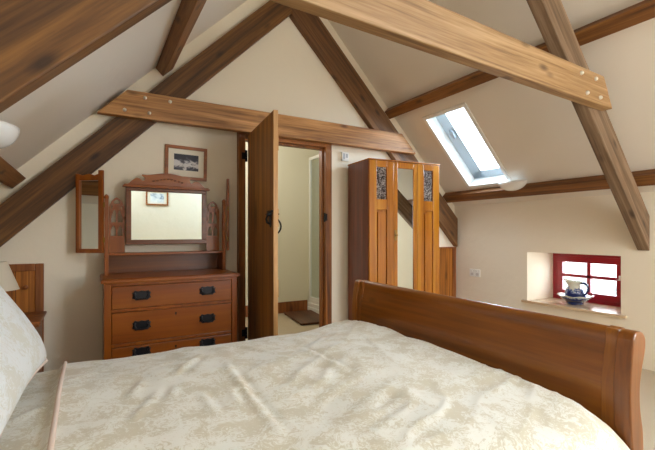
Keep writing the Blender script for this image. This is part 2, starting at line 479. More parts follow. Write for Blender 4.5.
def rot_rafter(name, side, root, apex_z, depth, x_to, y0, y1, mat, dz=0):
    """mesh built along its own x axis (so the grain runs along it) and turned 45 degrees"""
    L = x_to*sqrt(2)+.0
    d = depth/sqrt(2)
    bm = bmesh.new()
    # local x runs down the slope, local z is the normal (up/out)
    top_cut = d            # plumb cut at the ridge
    pts = [(0, 0), (L, 0), (L+d if False else L, 0), (L-0, 0)]
    pts = [(0, 0), (L, 0), (L+d, d), (d, d)] if False else [(0, 0), (L, 0), (L-d, d), (-d, d)]
    prism(bm, pts, 'y', y0 if side > 0 else y0, y1)
    o = obj(name, bm, mat, root, .006)
    if side > 0:
        o.matrix_local = Matrix.Translation((0, 0, apex_z+dz)) @ Matrix.Rotation(R(45), 4, 'Y')
    else:
        o.matrix_local = Matrix.Translation((0, 0, apex_z+dz)) @ Matrix.Diagonal((-1, 1, 1, 1)) @ Matrix.Rotation(R(45), 4, 'Y')
    return o

def bolt_at(root, x, y, z):
    bm = bmesh.new()
    lathe(bm, [(0, .016), (.008, .014), (.0125, .008), (.0135, 0)], (0,0,0), 14, Matrix.Rotation(R(90), 4, 'X'))
    o = obj('bolt', bm, STEEL, root, smooth=True); o.location = (x, y, z)

def truss(name, label, loc, rz, apex_z, depth, reach, matsR, matsL, matC, cz0, cz1, cl, ch, dzL=0, thick=.10, depthL=None, depthR=None, ends=((1, 0), (-1, 1))):
    root = thing(name, label, 'roof truss', loc, rz, kind='thing')
    rot_rafter('rafter', 1, root, apex_z, depthR or depth, reach[1], 0, thick, matsR)
    rot_rafter('rafter', -1, root, apex_z, depthL or depth, reach[0], 0.001, thick, matsL, dzL)
    bm = bmesh.new()
    prism(bm, [(cl[0], cz0), (cl[1], cz0), (ch[1], cz1), (ch[0], cz1)], 'y', -.072, -.002)
    c = obj('collar_beam', bm, matC, root, .006)
    for s, e in ends:
        el, eh = cl[e], ch[e]
        for dx, fz in ((.18, .22), (.35, .22), (.12, .78), (.30, .78)):
            bolt_at(c, (el if fz < .5 else eh)+s*dx, -.072, cz0+(cz1-cz0)*fz)
    return root
FAR = truss('roof_truss', 'roof truss against the gable wall, its collar beam running above the door', (RX0, YF-.07, 0), 0,
      3.15, .28, (2.25, 2.22), RAFT, BEAM_D, BEAM_M, 1.975, 2.175, (.03-RX0, 3.10-RX0), (.23-RX0, 2.90-RX0), thick=.068, dzL=.012, depthR=.345, ends=((1, 0),))
ang = math.atan(.034)
NEAR = truss('roof_truss', 'near roof truss crossing over the bed with pale collar beam bolted on', (RX0, 1.43+.034*(RX0-2.32), 0), ang,
      3.19, .28, (2.23, 2.235), BEAM_G, BEAM_D, BEAM_L, 1.941, 2.138, (.195-RX0, 3.045-RX0), (.315-RX0, 2.925-RX0), .08, thick=.085, depthL=.29, ends=((-1, 1),))

def purlin(side, xa, xb, prot, label):
    """xa..xb on the ceiling (in x), standing `prot` into the room"""
    L = YF-YB-.002
    w = abs(xb-xa)*sqrt(2)
    bm = bmesh.new(); box(bm, -L/2, L/2, -w/2, w/2, -prot, -.001)
    o = obj('purlin', bm, PURL, None, .004)
    xm = (xa+xb)/2
    ex = Vector((0, 1, 0)); n = Vector((side, 0, 1)).normalized(); ey = n.cross(ex)
    M = Matrix((ex, ey, n)).transposed().to_4x4(); M.translation = Vector((xm, (YF+YB)/2, ceil_z(xm)))
    o.matrix_world = M
    tag(o, label, 'purlin', kind='thing')
purlin(1, 2.815, 2.885, .07, 'upper purlin along the right slope above the roof window')
purlin(1, 3.70, 3.775, .07, 'lower purlin along the right slope below the roof window')
purlin(-1, .4385, .517, .083, 'upper purlin along the left slope near the top of the photo')
purlin(-1, -.53, -.4525, .078, 'lower purlin along the left slope above the bed head')

# ------------------------------------------------------------------ dome lights
def uplighter(side, x, y, z, ry, rx, rz, label):
    root = thing('wall_uplighter', label, 'wall light', (x, y, z), kind='thing')
    n, m = 28, 9
    bm = bmesh.new()
    def shell(k, top):
        rows = []
        for j in range(m+1):
            t = j/m*pi/2
            rows.append([bm.verts.new((-side*rx*k*cos(t)*sin(pi*i/n), ry*k*cos(t)*cos(pi*i/n), top-rz*k*sin(t))) for i in range(n+1)])
        for a, b in zip(rows, rows[1:]):
            for i in range(n): bm.faces.new((a[i], a[i+1], b[i+1], b[i]))
        return rows
    A = shell(1, 0); B = shell(.92, -.002)
    for i in range(n): bm.faces.new((A[0][i], A[0][i+1], B[0][i+1], B[0][i]))
    bmesh.ops.remove_doubles(bm, verts=bm.verts, dist=.0004)
    obj('bowl', bm, OPAL, root, smooth=True)
    bm = bmesh.new()
    box(bm, side*.0, side*.012, -ry*.6, ry*.6, -rz*.6, -.006)
    obj('back_plate', bm, WPLAST, root, .002)
uplighter(1, 3.645, 2.55, 1.612, .155, .10, .09, 'white plaster bowl light on the right slope below the roof window')
uplighter(-1, -.385, 2.29, 1.575, .14, .10, .10, 'white plaster bowl light at the left edge of the photo')

# ------------------------------------------------------------------ door
d1 = thing('door_1', 'boarded pine door standing open from the gable wall doorway', 'door', kind='structure')
FY = YF-.06
bx('door_jamb', (1.112, 1.172, FY, YF+.055, 0, 2.03), DOORF, d1)
bx('door_jamb', (1.99, 2.06, FY, YF+.055, 0, 2.03), DOORF, d1)
bx('door_head', (1.172, 1.99, FY+.002, YF+.055, 1.945, 2.03), DOORH, d1)
bm = bmesh.new(); box(bm, 1.976, 1.99, FY+.05, YF+.05, 0, 1.945); box(bm, 1.172, 1.184, FY+.05, YF+.05, 0, 1.945); box(bm, 1.184, 1.976, FY+.05, YF+.05, 1.930, 1.945)
obj('door_stop', bm, DOORF, d1, .002)
# leaf: local x = 0..-thickness across, local y runs from the hinge (0) to the free edge (-.775)
leaf_rot = math.atan2(-.085, -.775)
hx, hy = 1.188, FY-.012
M = Matrix.Translation((hx, hy, 0)) @ Matrix.Rotation(math.atan(-.085/.775)*1.0, 4, 'Z')
leaf = bx('door_leaf', (0, .030, -.795, 0, .012, 1.966), DOOR_Z, d1, .003); leaf.matrix_local = M
e = bx('lipping', (-.001, .031, -.801, -.795, .012, 1.966), PINE_E, leaf, .001); e['label'] = 'pale pine edge of the door'
for z in (.70, 1.21, 1.76):
    b = bx('ledge', (.030, .056, -.74, -.06, z-.065, z+.065), PINE_E, leaf, .004)
for z in (.22, 1.78):                       # iron strap hinges on the room face and knuckles
    bm = bmesh.new()
    prism(bm, [(-.0, z-.022), (-.02, z-.024), (-.15, z-.010), (-.17, z-.016), (-.185, z), (-.17, z+.016), (-.15, z+.010), (-.02, z+.024), (0, z+.022)], 'x', .030+.026, .060)
    for k in (-1, 0, 1): lathe(bm, [(0, -.016), (.011, -.016), (.011, .016), (0, .016)], (-.012, .004, z+k*.034), 12)
    box(bm, -.052, -.012, .002, .012, z-.03, z+.03)
    o = obj('hinge', bm, IRON, leaf, .001); o['label'] = 'black iron strap hinge'
bm = bmesh.new()                            # thumb latch on the room face
prism(bm, [(-.748, 1.155), (-.728, 1.14), (-.708, 1.155), (-.700, 1.20), (-.708, 1.245), (-.728, 1.262), (-.748, 1.245), (-.756, 1.20)], 'x', -.006, 0)
tube(bm, [(-.004, -.728, 1.23), (-.024, -.728, 1.225), (-.034, -.728, 1.20), (-.028, -.728, 1.175), (-.004, -.728, 1.165)], .008)
box(bm, -.036, -.004, -.770, -.715, 1.228, 1.240); box(bm, -.012, 0, -.79, -.66, 1.246, 1.262)
obj('latch', bm, IRON, leaf, .001)['label'] = 'black iron thumb latch'
bm = bmesh.new()                            # pull handle on the far face
pts = [(.032, -.735, 1.205)]+[(.032+.042*sin(t*pi)**.6, -.735, 1.205-.115*t) for t in [k/12 for k in range(1, 12)]]+[(.032, -.735, 1.09)]
tube(bm, pts, .006)
box(bm, .030, .036, -.748, -.722, 1.195, 1.225); box(bm, .030, .036, -.748, -.722, 1.07, 1.10); box(bm, .030, .060, -.740, -.730, 1.232, 1.240)
obj('pull_handle', bm, IRON, leaf, .001)['label'] = 'black iron pull handle'
bm = bmesh.new(); box(bm, 1.984, 1.991, FY+.005, FY+.03, 1.21, 1.30); box(bm, 1.985, 2.006, FY-.006, FY+.001, 1.22, 1.29)
obj('latch_keep', bm, IRON, d1, .001)

# ------------------------------------------------------------------ bathroom beyond the door
BY0, BY1, BXL, BXR, BH = YF+.05, 5.10, .70, 3.45, 2.45
struct(bx('floor_bathroom', (BXL-.1, BXR+.1, YF+.0, BY1+.1, -.12, -.001), CARPET, bevel=0), 'beige floor of the small room beyond the doorway', 'floor')
struct(bx('wall_bathroom_back', (BXL-.1, BXR+.1, BY1, BY1+.1, 0, BH+.1), BATHW, bevel=0), 'pale wall seen through the doorway', 'wall')
struct(bx('wall_bathroom_left', (BXL-.1, BXL, BY0, BY1, 0, BH+.1), BATHW, bevel=0), 'pale side wall of the room beyond the doorway, left', 'wall')
struct(bx('wall_bathroom_right', (BXR, BXR+.1, BY0, BY1, 0, BH+.1), BATHW, bevel=0), 'pale side wall of the room beyond the doorway, right', 'wall')
struct(bx('ceiling_bathroom', (BXL-.1, BXR+.1, BY0, BY1, BH, BH+.1), BATHW, bevel=0), 'ceiling of the room beyond the doorway', 'ceiling')
struct(bx('baseboard_back', (BXL, 2.64, BY1-.02, BY1, 0, .15), PINE_F, bevel=.004), 'brown skirting board in the room beyond the doorway', 'skirting board')
sh = thing('shower_enclosure', 'white framed glass shower enclosure seen through the doorway', 'shower', (2.66, 4.2, 0))
bm = bmesh.new()
for k, (z0, z1, e) in enumerate(((0, .06, .02), (.06, .12, .01), (.12, .17, 0))): box(bm, -e, .76, -.12, .89, z0, z1)
obj('shower_tray', bm, WHITE, sh, .006)
bm = bmesh.new()
for y in (.85, .30, -.12): box(bm, -.0, .032, y, y+.032, .17, 2.13)
box(bm, 0, .032, -.12, .882, 2.13, 2.17); box(bm, 0, .032, -.12, .882, .17, .20)
obj('shower_frame', bm, WHITE, sh, .003)
bx('shower_glass', (.012, .018, -.09, .85, .20, 2.13), SHGLASS, sh, 0)
bm = bmesh.new(); tube(bm, [(-.004, .27, .95), (-.03, .27, .96), (-.03, .27, 1.24), (-.004, .27, 1.25)], .008)
obj('handle', bm, STEEL, sh, smooth=True)
bm = bmesh.new()
box(bm, -.20, .20, -.38, .38, .012, .03)
o = obj('bath_mat', bm, MATW, None, .006); o.location = (2.385, 4.62, 0); o.rotation_euler = (0, 0, R(-8))
for y in (-.33, 0, .33): bx('batten', (-.19, .19, y-.02, y+.02, 0, .0125), MATW, o, 0)
tag(o, 'dark brown wooden bath mat on the floor beyond the doorway', 'bath mat')
bl = thing('bathroom_fill_fitting', 'added unseen round fitting lighting the room beyond the doorway', 'ceiling light', (1.5, 4.35, BH))  # fitting added out of view to go with the bathroom fill lamp
bm = bmesh.new(); lathe(bm, [(0, -.05), (.10, -.04), (.14, -.015), (.14, 0), (0, 0)]); obj('dome_shade', bm, OPAL, bl, smooth=True)

# ------------------------------------------------------------------ pine cupboard doors in the corners
def eaves_door(x0, x1, top, label, knob=True):
    r = thing('eaves_cupboard', label, 'cupboard', ((x0+x1)/2, YF, 0))
    h = (x1-x0)/2
    bm = bmesh.new()
    box(bm, -h, -h+.05, -.028, -.002, .02, top); box(bm, h-.05, h, -.028, -.002, .02, top)
    box(bm, -h+.05, h-.05, -.028, -.002, top-.05, top); box(bm, -h+.05, h-.05, -.028, -.002, .02, .08)
    obj('door_frame', bm, PINE_F, r, .004)
    bx('panel', (-h+.045, h-.045, -.016, -.002, .07, top-.045), PINE_P, r, .001)
    if knob:
        bm = bmesh.new(); lathe(bm, [(0, .034), (.012, .033), (.016, .024), (.012, .012), (.008, 0), (0, 0)], (0,0,0), 18, Matrix.Translation((.06, -.015, top-.16)) @ Matrix.Rotation(R(90), 4, 'X'))
        obj('knob', bm, PINE_F, r, smooth=True)
eaves_door(XL+.02, -.295, .885, 'small pine cupboard door low on the gable wall behind the lamp')
def pine_partition():
    r = thing('pine_boarding', 'tall pine board panel in the corner behind the wardrobe', 'panel', (0, YF, 0))
    bx('panel', (3.42, 3.80, -.02, -.002, .0, .913), PINE_P, r, .002)
    bx('edge_strip', (3.80, 3.855, -.03, -.002, .0, .913), PINE_F, r, .003)
    bx('cap_rail', (3.42, 3.855, -.035, -.002, .913, .931), PINE_F, r, .003)
pine_partition()

# ------------------------------------------------------------------ dressing chest
dr = thing('dressing_chest', 'walnut dressing chest of drawers with a swing mirror and two hinged side mirrors', 'dressing chest', (.515, 3.02, 0))
W2 = .447; TOPZ = .795
bm = bmesh.new()
box(bm, -W2, -W2+.042, .0, .45, .0, TOPZ-.028); box(bm, W2-.042, W2, .0, .45, .0, TOPZ-.028)
box(bm, -W2+.042, W2-.042, .02, .445, .08, TOPZ-.03)
for z in (.345, .578): box(bm, -W2+.042, W2-.042, .004, .03, z-.010, z+.012)
box(bm, -W2+.042, W2-.042, .004, .03, TOPZ-.05, TOPZ-.03); box(bm, -W2+.042, W2-.042, .006, .03, .03, .105)
obj('carcass', bm, DRW_Z, dr, .003)
bm = bmesh.new(); box(bm, -W2-.018, W2+.018, -.018, .455, TOPZ-.026, TOPZ-.006); box(bm, -W2-.012, W2+.012, -.012, .455, TOPZ-.006, TOPZ); box(bm, -W2-.006, W2+.006, -.008, .455, TOPZ-.034, TOPZ-.026)
obj('top', bm, DRW_X, dr, .004)
def handle(par, x, z):
    bm = bmesh.new(); w, h = .060, .034
    out = [(-w, h*.55), (-w*.82, h*.62), (-w*.72, h), (-w*.35, h*.78), (0, h*.95), (w*.35, h*.78), (w*.72, h), (w*.82, h*.62), (w, h*.55),
           (w*.88, 0), (w, -h*.6), (w*.80, -h*.62), (w*.62, -h), (0, -h*.8), (-w*.62, -h), (-w*.80, -h*.62), (-w, -h*.6), (-w*.88, 0)]
    prism(bm, [(x+p[0], z+p[1]) for p in out], 'y', -.005, .001)
    tube(bm, [(x-.045, -.006, z+.012), (x-.045, -.018, z+.010), (x-.042, -.024, z-.008), (x-.03, -.028, z-.02), (x, -.03, z-.023), (x+.03, -.028, z-.02), (x+.042, -.024, z-.008), (x+.045, -.018, z+.010), (x+.045, -.006, z+.012)], .0055, 8)
    for s in (-1, 1): lathe(bm, [(0, .014), (.008, .012), (.010, 0)], (0,0,0), 12, Matrix.Translation((x+s*.045, -.005, z+.012)) @ Matrix.Rotation(R(90), 4, 'X'))
    obj('handle', bm, HANDLE, par, .001)['label'] = 'black iron drop handle'
for z0, z1, key in ((.592, .742, False), (.360, .566, True), (.110, .332, True)):
    d = bx('drawer', (-W2+.045, W2-.045, .0, .40, z0, z1), DRW_X, dr, .004)
    zm = .290 if z0 < .2 else (z0+z1)/2+.008
    handle(d, -.222, zm); handle(d, .222, zm)
    if key:
        bm = bmesh.new(); lathe(bm, [(0, .003), (.006, .003), (.007, 0)], (0,0,0), 12, Matrix.Translation((0, 0, z1-.035)) @ Matrix.Rotation(R(90), 4, 'X')); box(bm, -.0025, .0025, -.003, .001, z1-.05, z1-.035)
        obj('keyhole', bm, IRON, d)
# upper stage, local y measured from the chest front; the wall is at .48
bm = bmesh.new()
box(bm, -.425, .425, .44, .452, TOPZ, .94); obj('back_panel', bm, DRW_D, dr, .002)
bx('shelf', (-.43, .43, .285, .452, .935, .952), DRW_X, dr, .003)
for s in (-1, 1):
    bm = bmesh.new(); x = s*.425
    box(bm, x-.013, x+.013, .275, .300, TOPZ, 1.345); lathe(bm, [(0.0131, 0), (.017, .012), (.010, .03), (0, .036)], (x, .2875, 1.345), 14)
    box(bm, x-.012, x+.012, .300, .452, TOPZ, .936)
    obj('post', bm, DRW_Z, dr, .002)
    # fretwork panel with a pointed head and tracery
    cx = s*.355; z0, z1 = .952, 1.365; hw = .052
    bm = bmesh.new(); y0, y1 = .365, .378
    Hf = z1-z0
    def solid(x, z):
        ax = abs(x)
        head = Hf-.045*min(1, ax/hw)**1.3-.030*max(0, (ax-hw+.02)/.02)
        if ax > hw or z < 0 or z > head: return False
        if z < .125 or ax > hw-.013 or z > head-.016: return True
        if ax < .0055 and z < .325: return True
        if .212 < z < .228: return True
        if z <= .212:                                   # pair of little lancets
            u = (ax-.0225)/.0165; return z > .205-.035*abs(u)**1.5
        e1 = abs(sqrt((x/(hw-.008))**2+((z-.225)/.125)**2)-1)*.045
        e2 = abs(sqrt(((ax-hw)/(hw+.004))**2+((z-.262)/.115)**2)-1)*.045
        return e1 < .0065 or e2 < .0065
    c = .003; nx_, nz_ = int(2*hw/c)+1, int(Hf/c)+1
    cells = {(i, k) for i in range(nx_) for k in range(nz_) if solid(-hw+(i+.5)*c, (k+.5)*c)}
    vc = {}
    def V(i, k, y):
        if (i, k, y) not in vc: vc[(i, k, y)] = bm.verts.new((cx-hw+i*c, y, z0+k*c))
        return vc[(i, k, y)]
    for (i, k) in cells:
        bm.faces.new((V(i,k,y0), V(i+1,k,y0), V(i+1,k+1,y0), V(i,k+1,y0)))
        bm.faces.new((V(i,k+1,y1), V(i+1,k+1,y1), V(i+1,k,y1), V(i,k,y1)))
        for di, dk, (a, b) in ((-1,0,((i,k),(i,k+1))), (1,0,((i+1,k+1),(i+1,k))), (0,-1,((i+1,k),(i,k))), (0,1,((i,k+1),(i+1,k+1)))):
            if (i+di, k+dk) not in cells: bm.faces.new((V(*a,y0), V(*b,y0), V(*b,y1), V(*a,y1)))
    obj('fretwork_panel', bm, DRW_Z, dr)
# central swing mirror
bm = bmesh.new(); x0, x1, z0, z1 = -.297, .297, 1.012, 1.445; f = .037
y0, y1 = .335, .368
box(bm, x0, x1, y0, y1, z0, z0+f); box(bm, x0, x1, y0, y1, z1-f+.01, z1)
box(bm, x0, x0+f, y0, y1, z0+f, z1-f+.01); box(bm, x1-f, x1, y0, y1, z0+f, z1-f+.01)
for s in (-1, 1): box(bm, s*.297-.012*(s < 0), s*.297+.012*(s > 0), y0+.01, y1-.005, 1.20, 1.225)
mf = obj('mirror_frame', bm, DRW_D, dr, .004)
bx('mirror_glass', (x0+f-.004, x1-f+.004, y0+.010, y0+.016, z0+f-.004, z1-f+.014), MIRROR, mf, 0)
bm = bmesh.new(); box(bm, x0-.022, x1+.022, y0-.02, y1, z1, z1+.012); box(bm, x0-.014, x1+.014, y0-.012, y1, z1+.012, z1+.022)
obj('cornice', bm, DRW_X, mf, .003)
half = [(.285, 0), (.272, .012), (.255, .030), (.235, .046), (.218, .052), (.200, .046), (.186, .034), (.172, .032), (.165, .055), (.188, .072), (.185, .080), (.15, .078), (.10, .086), (.05, .096), (0, .100)]
bm = bmesh.new(); zb = z1+.022
prism(bm, [(p[0], zb+p[1]) for p in half]+[(-p[0], zb+p[1]) for p in half[-2::-1]], 'y', y0+.004, y0+.024)
cr = obj('crest', bm, DRW_X, mf, .002)
bm = bmesh.new()
for k in range(-4, 5):
    lathe(bm, [(0, .008), (.007, .006), (.010, 0)], (0,0,0), 10, Matrix.Translation((k*.026, y0+.005, zb+.042+.012*cos(k*pi/5))) @ Matrix.Rotation(R(90), 4, 'X') @ Matrix.Diagonal((1.2, .7, 1, 1)))
obj('carving', bm, DRW_D, cr, smooth=True)
# hinged side mirrors; local x from the hinge outwards
def wing(hx, hy, dirv, flip):
    d = Vector(dirv).normalized(); n = Vector((d.y, -d.x)) if not flip else Vector((-d.y, d.x))   # n = glazed side
    M = Matrix(((d.x, n.x, 0, hx), (d.y, n.y, 0, hy), (0, 0, 1, 0), (0, 0, 0, 1)))
    L, z0, z1 = .205, .957, 1.535; f = .026
    bm = bmesh.new()
    box(bm, 0, f+.006, -.011, .011, z0, z1+.012); box(bm, L-f, L, -.011, .011, z0, z1-.012)
    box(bm, f, L-f, -.011, .011, z0, z0+f+.004)
    prism(bm, [(f, z1-.06), (L-f, z1-.06), (L-f, z1-.018), (L*.72, z1-.022), (L*.5, z1-.012), (L*.3, z1-.024), (f, z1-.012)], 'y', -.0109, .0109)
    bmesh.ops.transform(bm, matrix=M, verts=bm.verts)
    o = obj('side_mirror_frame', bm, DRW_Z, dr, .003)
    bm = bmesh.new(); box(bm, f-.002, L-f+.002, .004, .008, z0+f, z1-.055); bmesh.ops.transform(bm, matrix=M, verts=bm.verts)
    obj('mirror_glass', bm, MIRROR, o)
    for z in (1.05, 1.30):
        bm = bmesh.new(); lathe(bm, [(0, -.018), (.006, -.018), (.006, .018), (0, .018)], (-.006, 0, z), 10)
        bmesh.ops.transform(bm, matrix=M, verts=bm.verts)
        obj('hinge', bm, BRASS, o)
wing(-.446, .262, (-.19, .14), False)
wing(.452, .262, (.060, .205), True)

# framed print above the chest
pf = thing('framed_picture', 'small wood framed black and white print on the wall above the chest mirror', 'picture', (.678, YF, 1.68))
bm = bmesh.new(); hw, hh, f = .168, .139, .026
box(bm, -hw, hw, -.022, -.002, hh-f, hh); box(bm, -hw, hw, -.022, -.002, -hh, -hh+f); box(bm, -hw, -hw+f, -.022, -.002, -hh+f, hh-f); box(bm, hw-f, hw, -.022, -.002, -hh+f, hh-f)
obj('picture_frame', bm, PICF, pf, .003)
bx('mount', (-hw+f-.003, hw-f+.003, -.010, -.004, -hh+f-.003, hh-f+.003), MATB, pf, 0)
bx('print', (-.098, .098, -.0115, -.0102, -.060, .072), PHOTO, pf, 0)
pf.rotation_euler = (0, R(1.0), 0)
# framed picture on the wall behind the camera (it shows in the chest mirror)
pb = thing('framed_picture', 'small framed picture on the opposite wall, seen reflected in the chest mirror', 'picture', (1.08, YB, 1.77))
bm = bmesh.new(); hw, hh, f = .20, .14, .028
box(bm, -hw, hw, .002, .022, hh-f, hh); box(bm, -hw, hw, .002, .022, -hh, -hh+f); box(bm, -hw, -hw+f, .002, .022, -hh+f, hh-f); box(bm, hw-f, hw, .002, .022, -hh+f, hh-f)
obj('picture_frame', bm, PICF, pb, .003)
bx('mount', (-hw+f-.003, hw-f+.003, .004, .010, -hh+f-.003, hh-f+.003), MATB, pb, 0)
bx('print', (-.12, .12, .0102, .0115, -.085, .085), PALEP, pb, 0)

# ------------------------------------------------------------------ wardrobe
wa = thing('wardrobe', 'polished mahogany wardrobe with a long mirror door and carved panels', 'wardrobe', (2.228, 3.045, 0), R(-5.5))
WW, WD, WH = .83, .42, 1.80
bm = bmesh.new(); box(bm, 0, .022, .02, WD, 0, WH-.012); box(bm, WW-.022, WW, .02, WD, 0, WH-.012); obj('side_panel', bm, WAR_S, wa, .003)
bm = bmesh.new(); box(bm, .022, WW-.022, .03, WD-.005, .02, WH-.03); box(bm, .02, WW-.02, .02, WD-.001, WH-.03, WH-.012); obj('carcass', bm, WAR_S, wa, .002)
bx('cornice', (-.006, WW+.006, -.004, WD, WH-.012, WH), WAR_X, wa, .003)
bx('plinth', (.0, WW, .004, .03, .0, .11), WAR_X, wa, .003)
third = WW/3
def wdoor(x0, x1, side):
    z0, z1 = .115, WH-.015; st = .080
    bm = bmesh.new()
    box(bm, x0, x0+st, 0, .022, z0, z1); box(bm, x1-st, x1, 0, .022, z0, z1)
    box(bm, x0+st, x1-st, 0, .022, z1-.06, z1); box(bm, x0+st, x1-st, 0, .022, z0, z0+.09); box(bm, x0+st, x1-st, 0, .022, 1.32, 1.42)
    d = obj('panel_door', bm, WAR_Z, wa, .004)
    xa, xb = x0+st, x1-st
    bm = bmesh.new(); box(bm, xa-.002, xb+.002, .018, .021, z0+.09, 1.32); box(bm, xa+.014, xb-.014, .0, .018, z0+.112, 1.298)
    obj('raised_panel', bm, WAR_Z, d, .005)
    bm = bmesh.new()
    nx, nz = 14, 34
    g = [[None]*(nz+1) for _ in range(nx+1)]
    for i in range(nx+1):
        for j in range(nz+1):
            x = xa+(xb-xa)*i/nx; z = 1.42+(z1-.06-1.42)*j/nz
            e = min(i, nx-i, 3)/3*min(j, nz-j, 3)/3
            h = .014*e*(.5+.5*sin(22*noise.noise(Vector((x*16+side, z*16, 1.7)))))
            g[i][j] = bm.verts.new((x, .016-h, z))
    for i in range(nx):
        for j in range(nz): bm.faces.new((g[i][j], g[i+1][j], g[i+1][j+1], g[i][j+1]))
    c = obj('carved_panel', bm, CARVE, d, smooth=True); c['label'] = 'dark carved leaf relief'
    return d
dl = wdoor(.004, third, 0); wdoor(2*third, WW-.004, 7)
bm = bmesh.new(); x0, x1, z0, z1, st = third+.003, 2*third-.003, .115, WH-.015, .042
box(bm, x0, x0+st, .002, .022, z0, z1); box(bm, x1-st, x1, .002, .022, z0, z1); box(bm, x0+st, x1-st, .002, .022, z1-.06, z1); box(bm, x0+st, x1-st, .002, .022, z0, z0+.09)
md = obj('mirror_door', bm, WAR_Z, wa, .004)
bx('mirror_glass', (x0+st-.003, x1-st+.003, .010, .014, z0+.088, z1-.058), MIRROR, md, 0)
bm = bmesh.new(); lathe(bm, [(0, .030), (.010, .028), (.014, .018), (.008, .006), (.012, 0), (0, 0)], (0,0,0), 16, Matrix.Translation((x0+.016, .002, 1.08)) @ Matrix.Rotation(R(90), 4, 'X')); box(bm, x0+.004, x0+.030, -.002, .003, 1.03, 1.13)
obj('knob', bm, BRASS, md, smooth=False)

# thermostat and socket
t = thing('thermostat', 'small white control box high on the wall between doorway and wardrobe', 'thermostat', (2.245, YF, 1.885))
bx('body', (-.042, .042, -.024, -.001, -.045, .045), WPLAST, t, .004)
bm = bmesh.new(); box(bm, -.028, -.006, -.026, -.0235, -.028, .03); box(bm, .004, .03, -.026, -.0235, -.012, .028); obj('dial', bm, plain('pale_grey_plastic', srgb(176, 178, 180), .5), t, .001)
t = thing('wall_socket', 'white double socket plate low on the right wall', 'socket', (XR, 3.19, .635))
bx('plate', (-.010, -.001, -.073, .073, -.043, .043), WPLAST, t, .003)
bm = bmesh.new()
box(bm, -.0108, -.0098, -.002, .002, -.033, .033); obj('plate_joint', bm, WPLAST, t)
for s in (-1, 1):
    bx('switch', (-.014, -.009, s*.036-.008, s*.036+.008, .012, .03), WPLAST, t, .001)
    bx('socket_face', (-.0115, -.0098, s*.036-.020, s*.036+.020, -.030, .002), plain('socket_grey', srgb(206, 204, 198), .5), t, .001)

# ------------------------------------------------------------------ jug and bowl on the sill
jb = (4.045, 2.165, .412)
bm = bmesh.new()
lathe(bm, [(0, .0), (.070, .0), (.072, .010), (.062, .014), (.090, .030), (.125, .058), (.150, .082), (.156, .086), (.150, .088), (.118, .066), (.085, .040), (.05, .026), (0, .022)], (0,0,0), 48)
for v in bm.verts:
    a = math.atan2(v.co.y, v.co.x); r = sqrt(v.co.x**2+v.co.y**2)
    if v.co.z > .05 and r > .11: v.co.z += .004*cos(8*a); v.co.x *= 1+.02*cos(8*a); v.co.y *= 1+.02*cos(8*a)
o = obj('wash_bowl', bm, BOWLC, None, smooth=True, loc=jb); tag(o, 'blue and white china wash bowl on the window sill', 'bowl')
j = thing('water_jug', 'blue and cream china jug standing in the wash bowl', 'jug', (jb[0], jb[1], jb[2]+.0225))
bm = bmesh.new()
prof = [(0, 0), (.050, 0), (.052, .008), (.046, .014), (.070, .035), (.086, .065), (.088, .090), (.076, .120), (.058, .142), (.052, .158), (.056, .176), (.066, .196), (.062, .196), (.048, .165), (.05, .14), (.075, .10), (.06, .04), (0, .02)]
lathe(bm, prof, (0,0,0), 40)
for v in bm.verts:
    if v.co.z > .145:
        k = (v.co.z-.145)/.051
        a = math.atan2(v.co.x, v.co.y)          # spout towards +y (left in the photo)
        w = max(0, cos(a))**6
        v.co.y += .055*w*k; v.co.z += .022*w*k+.010*k*max(0, -cos(a))
obj('body', bm, CHINA, j, smooth=True)
bm = bmesh.new()
tube(bm, [(0, -.055, .182), (0, -.085, .188), (0, -.112, .172), (0, -.122, .145), (0, -.118, .115), (0, -.10, .085), (0, -.082, .072)], [.010, .011, .0105, .010, .0095, .009, .009], 12)
obj('handle', bm, plain('cobalt_glaze', srgb(34, 50, 104), .15, coat=.5), j, smooth=True)

# ------------------------------------------------------------------ bedside table and lamp
nt = thing('bedside_table', 'small pine bedside table tucked behind the pillow', 'bedside table', (-.45, 3.24, 0))
bm = bmesh.new(); box(bm, -.175, .175, -.20, .205, .535, .553); box(bm, -.168, .168, -.193, .205, .520, .535); obj('top', bm, PINE_F, nt, .004)
bm = bmesh.new(); box(bm, -.155, .150, -.175, .20, .05, .520); box(bm, -.165, .160, -.185, .20, 0, .06); obj('body', bm, PINE_F, nt, .004)
d = bx('drawer', (-.135, .130, -.182, -.17, .37, .50), PINE_F, nt, .003)
bm = bmesh.new(); lathe(bm, [(0, .03), (.014, .026), (.010, .008), (.008, 0), (0, 0)], (0,0,0), 16, Matrix.Translation((0, -.182, .435)) @ Matrix.Rotation(R(90), 4, 'X')); obj('knob', bm, PINE_F, d, smooth=True)
lp = thing('table_lamp', 'table lamp with a cream conical shade at the left edge', 'table lamp', (-.53, 3.22, .553))
bm = bmesh.new(); lathe(bm, [(0, 0), (.055, 0), (.06, .012), (.03, .03), (.05, .07), (.055, .10), (.03, .15), (.014, .175), (.012, .22), (0, .22)]); obj('base', bm, CERAM, lp, smooth=True)
bm = bmesh.new(); lathe(bm, [(.130, .19), (.068, .365), (.066, .365), (.127, .191), (.130, .19)]); 
for a in (0, 2*pi/3, 4*pi/3): tube(bm, [(0, 0, .335), (.071*cos(a), .071*sin(a), .345)], .002, 6)
tube(bm, [(0, 0, .22), (0, 0, .336)], .006, 8)
obj('lamp_shade', bm, LINEN, lp, smooth=False)

